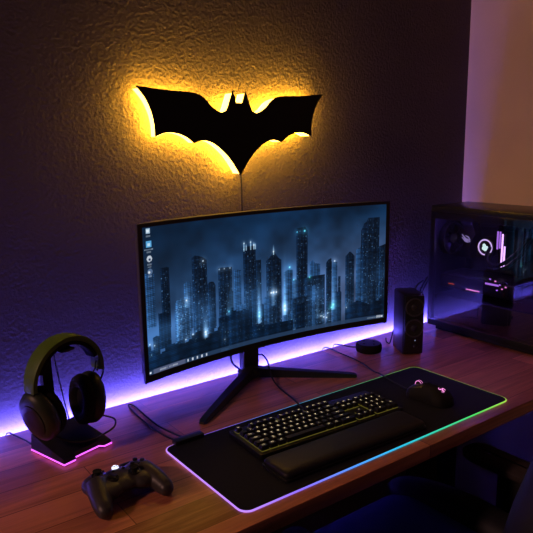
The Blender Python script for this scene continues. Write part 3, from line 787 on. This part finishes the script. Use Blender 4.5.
for x in (X0+.028, X1-.028):
    b = B(); box(b, (x, (YB+YF)/2, .7577), (.028, YB-YF-.05, .0145), .003); part('foot', b, M['rubber'])
b = B(); box(b, (1.790, (YB+YF)/2+.01, .832), (.170, YB-YF-.05, .085), .003); part('power_supply_cover', b, M['black'])
mb = B(); box(mb, (1.872, -.205, 1.010), (.004, .265, .250), .001)
mb_ = part('motherboard', mb, M['copper'])
def on(name, b, m): return obj(name, b, m, mb_)
# cover over the ports, with its emblem
b = B(); prism(b, [(-.060, .985), (-.060, 1.118), (-.104, 1.118), (-.124, 1.070), (-.100, 1.030), (-.110, .985)], 1.835, 1.869, lambda y, z, x: (x, y, z), bev=.002); on('port_cover', b, M['gray'])
b = B()
for z0_, sc in ((1.053, 1.), (1.046, .72)):
    tube(b, [(1.8335, -.070, z0_+.014*sc), (1.8335, -.080, z0_+.004*sc), (1.8335, -.092, z0_-.006*sc), (1.8335, -.106, z0_-.002*sc)], lambda t: .0030*(1-.7*abs(2*t-1)), 6)
    tube(b, [(1.8335, -.084, z0_+.010*sc), (1.8335, -.096, z0_+.006*sc), (1.8335, -.104, z0_-.004*sc)], lambda t: .0022*(1-.6*abs(2*t-1)), 6)
on('emblem', b, M['rog'])
for y, z, sy, sz in ((-.165, 1.108, .075, .018), (-.185, .962, .060, .012), (-.30, 1.05, .02, .10), (-.16, .93, .10, .012), (-.285, .925, .03, .02)):
    b = B(); box(b, (1.860, y, z), (.022, sy, sz), .003); on('heatsink', b, M['gray'])
for k, y in enumerate((-.2165, -.2255, -.2345, -.2435)):
    b = B(); box(b, (1.848, y, 1.036), (.044, .0048, .112), .001); rs_ = on('memory_stick', b, M['black'])
    zc, hh = ((1.062, .060), (1.064, .056), (1.030, .11), (1.012, .066))[k]
    b = B(); box(b, (1.8245, y, zc), (.004, .0050, hh), .001); obj('light_bar', b, M['ram'] if k in (2, 3) else M['ramdim'], rs_)
# pump on the processor
b = B(); lathe(b, [(.036, 0), (.036, .022), (.033, .034), (.029, .036)], (1.868, -.166, 1.032), (-1, 0, 0), 40); pm = part('cooler_pump', b, M['black'])
b = B(); tube(b, [(1.8315, -.166+.0255*math.cos(a), 1.032+.0255*math.sin(a)) for a in [2*PI*k/40 for k in range(40)]], .0024, 8, closed=True, sm=0); obj('light_ring', b, M['pumpled'], pm)
b = B()
for y, z, r in ((-.162, 1.038, .0065), (-.171, 1.030, .0075), (-.160, 1.028, .0065), (-.166, 1.025, .006)): lathe(b, [(r, 0), (r*.8, .001), (.0006, .0012)], (1.8318, y, z), (-1, 0, 0), 18)
obj('picture', b, M['teal'], pm)
for dz, dx in ((0, 0), (.016, -.012)):
    b = B(); tube(b, [(1.842+dx, -.186, 1.018+dz), (1.806+dx, -.198, .990+dz), (1.800+dx, -.222, .970+dz), (1.800+dx, -.262, .978+dz), (1.805+dx, -.312, 1.025+dz), (1.815+dx, -.345, 1.085+dz), (1.82+dx, -.360, 1.140)], .0062, 12); obj('coolant_tube', b, M['satin'], pm)
b = B(); box(b, (1.80, -.275, 1.146), (.13, .34, .020), .002); part('radiator', b, M['gray'])
# graphics card
b = B(); box(b, (1.797, -.205, .918), (.128, .285, .046), .005); gp = part('graphics_card', b, M['satin'])
b = B(); box(b, (1.797, -.205, .9425), (.120, .28, .003), .001); obj('back_plate', b, M['gray'], gp)
b = B(); box(b, (1.7325, -.268, .935), (.003, .055, .006), .001); obj('light_bar', b, M['ramdim'], gp)
b = B(); box(b, (1.7325, -.195, .903), (.003, .052, .0035), .001); obj('light_bar', b, M['pink'], gp)
b = B(); box(b, (1.7325, -.110, .911), (.003, .024, .0035), .001); obj('light_bar', b, M['red'], gp)
for k in range(6):
    y = -.285-.006*k
    b = B(); tube(b, [(1.75, y, .930), (1.735, y-.003, .945), (1.728, y-.012, .930-.003*k), (1.74, y-.015, .895), (1.80, y-.012, .876)], .0024, 8); obj('power_lead', b, M['satin'], gp)
for k, (y, z) in enumerate(((-.262, .953), (-.281, .949), (-.297, .940), (-.306, .928), (-.288, .921), (-.318, .936))):
    b = B(); box(b, (1.726, y, z), (.003, .006, .004), .001); obj('lead_light', b, M['pink'] if k % 2 else M['ramdim'], gp)
# rear and front fans
def fan(c, axis, r, name='case_fan'):
    x, y, d = frame_of(axis); c = Vector(c)
    b = B(); lathe(b, [(r+.004, 0), (r+.004, .022), (r, .022), (r, 0)], c, axis, 40, cap0=False, cap1=False); f_ = part(name, b, M['black'])
    b = B(); lathe(b, [(.019, .002), (.019, .018), (.016, .020), (.001, .021)], c, axis, 28); obj('hub', b, M['gray'], f_)
    b = B()
    for k in range(9):
        a = 2*PI*k/9; R = []
        for t in range(6):
            rr = .017+(r-.019)*t/5; aa = a+.30*t/5; q = []
            for da, h in ((-.22, .004), (.22, .017), (.22, .0182), (-.22, .0052)):
                q.append(c+(x*math.cos(aa+da)+y*math.sin(aa+da))*rr+d*h)
            R.append(q)
        loft(b, R)
    obj('blades', b, M['gray'], f_)
fan((1.785, YB-.006, 1.058), (0, -1, 0), .054)
for z in (1.075, .955): fan((1.79, YF+.032, z), (0, 1, 0), .054)
b = B(); box(b, (1.735, -.27, 1.1535), (.006, .36, .003)); part('glow_strip', b, M['casefill'])  # hidden strip added to brighten the parts behind the glass

# ------------------------------------------------------------------ chair pushed up to the desk
ch = thing('office_chair', 'dark bucket seat office chair standing in front of the desk', 'chair', (1.010, -.640, 0))
def cushion(rings_xyz): b = B(); loft(b, rings_xyz); return b
b = B(); loft(b, [[(x, y, z) for x, y in rrect(.37-2*k, .52-2*k, .06, 6)] for k, z in ((.02, .385), (.004, .40), (0, .44), (.008, .475), (.03, .490), (.07, .497))]); obj('seat', b, M['blue_lit'], ch, (0, .005, 0), angle=60)
for s in (-1, 1):
    b = B(); tube(b, [(s*.205, -.25, .455), (s*.215, -.10, .47), (s*.215, .10, .475), (s*.190, .235, .462), (s*.170, .265, .445)], lambda t: .052-.012*abs(2*t-1)**3, 16); obj('seat_bolster', b, M['chair'], ch, angle=60)
b = B()
R = []
for z, w, y, t in ((.50, .20, -.245, .040), (.56, .215, -.255, .050), (.66, .225, -.270, .052), (.76, .225, -.285, .05), (.84, .215, -.30, .05), (.92, .185, -.312, .048), (1.00, .15, -.322, .045), (1.06, .14, -.332, .04), (1.18, .13, -.35, .04), (1.24, .10, -.36, .03), (1.26, .06, -.362, .02)):
    R.append([(x, y+yy-.03, z) for x, yy in rrect(2*w, 2*t, t*.8, 5)])
loft(b, R); obj('backrest', b, M['chair'], ch, angle=60)
for s in (-1, 1):
    b = B(); loft(b, [[(x+s*.325, y+.03, z) for x, y in rrect(.085-2*k, .26-2*k, .035, 6)] for k, z in ((.006, .575), (0, .582), (0, .594), (.010, .602))]); a_ = obj('arm_pad', b, M['armpad'], ch, angle=50)
    b = B(); box(b, (s*.325, .02, .483), (.035, .075, .186), .006); obj('arm_post', b, M['black'], a_)
    b = B(); box(b, (s*.235, .02, .385), (.20, .06, .018), .004); obj('arm_bracket', b, M['black'], a_)
b = B(); box(b, (0, 0, .365), (.22, .26, .04), .008); obj('tilt_plate', b, M['black'], ch)
b = B(); lathe(b, [(.028, .08), (.028, .22), (.016, .22), (.016, .35)], (0, 0, 0), (0, 0, 1), 20); obj('gas_column', b, M['metal'], ch)
for k in range(5):
    a = 2*PI*k/5+.3; c, s = math.cos(a), math.sin(a)
    b = B(); tube(b, [(0, 0, .10), (.15*c, .15*s, .092), (.31*c, .31*s, .072)], lambda t: .024-.008*t, 10); lg = obj('base_leg', b, M['black'], ch)
    b = B()
    for q in (-.011, .011): lathe(b, [(.012, -.008), (.029, -.008), (.029, .008), (.012, .008)], (.31*c-s*q, .31*s+c*q, .0295), (-s, c, 0), 20)
    obj('caster', b, M['rubber'], lg)

# ------------------------------------------------------------------ light and camera
w = bpy.data.worlds.new('night'); SC.world = w; w.use_nodes = True
w.node_tree.nodes['Background'].inputs['Color'].default_value = (.30, .32, .60, 1)
w.node_tree.nodes['Background'].inputs['Strength'].default_value = .010
def area(name, loc, target, size, col, power):
    l = bpy.data.lights.new(name, 'AREA'); l.shape = 'DISK'; l.size = size; l.energy = power; l.color = col
    o = bpy.data.objects.new(name, l); COL.objects.link(o); o.location = loc
    o.rotation_euler = (Vector(target)-Vector(loc)).to_track_quat('-Z', 'Y').to_euler()
    return o
area('warm_fill', (-2.8, -.45, 2.7), (1.9, -.6, 1.3), .3, (1, .50, .40), 33.0)  # added unseen warm fill for the right wall and desk top

cam = bpy.data.cameras.new('camera'); co_ = bpy.data.objects.new('camera', cam); COL.objects.link(co_)
yaw, pitch, roll = math.radians(36.45941852), math.radians(11.10892871), math.radians(-.7416003)
fwd = Vector((math.sin(yaw)*math.cos(pitch), math.cos(yaw)*math.cos(pitch), -math.sin(pitch)))
rgt = Vector((math.cos(yaw), -math.sin(yaw), 0)); up = rgt.cross(fwd)
r2 = rgt*math.cos(roll)+up*math.sin(roll); u2 = -rgt*math.sin(roll)+up*math.cos(roll)
mw_ = Matrix((r2, u2, -fwd)).transposed().to_4x4(); mw_.translation = (0, -1.40335, 1.385)
co_.matrix_world = mw_
cam.sensor_width = 36; cam.lens = 36*626.571/533; cam.clip_start = .02
SC.camera = co_
vs = SC.view_settings
vs.view_transform = 'Standard'; vs.look = 'None'; vs.exposure = 0; vs.gamma = 1; vs.use_curve_mapping = False
SC.cycles.max_bounces = 10; SC.cycles.sample_clamp_indirect = 4
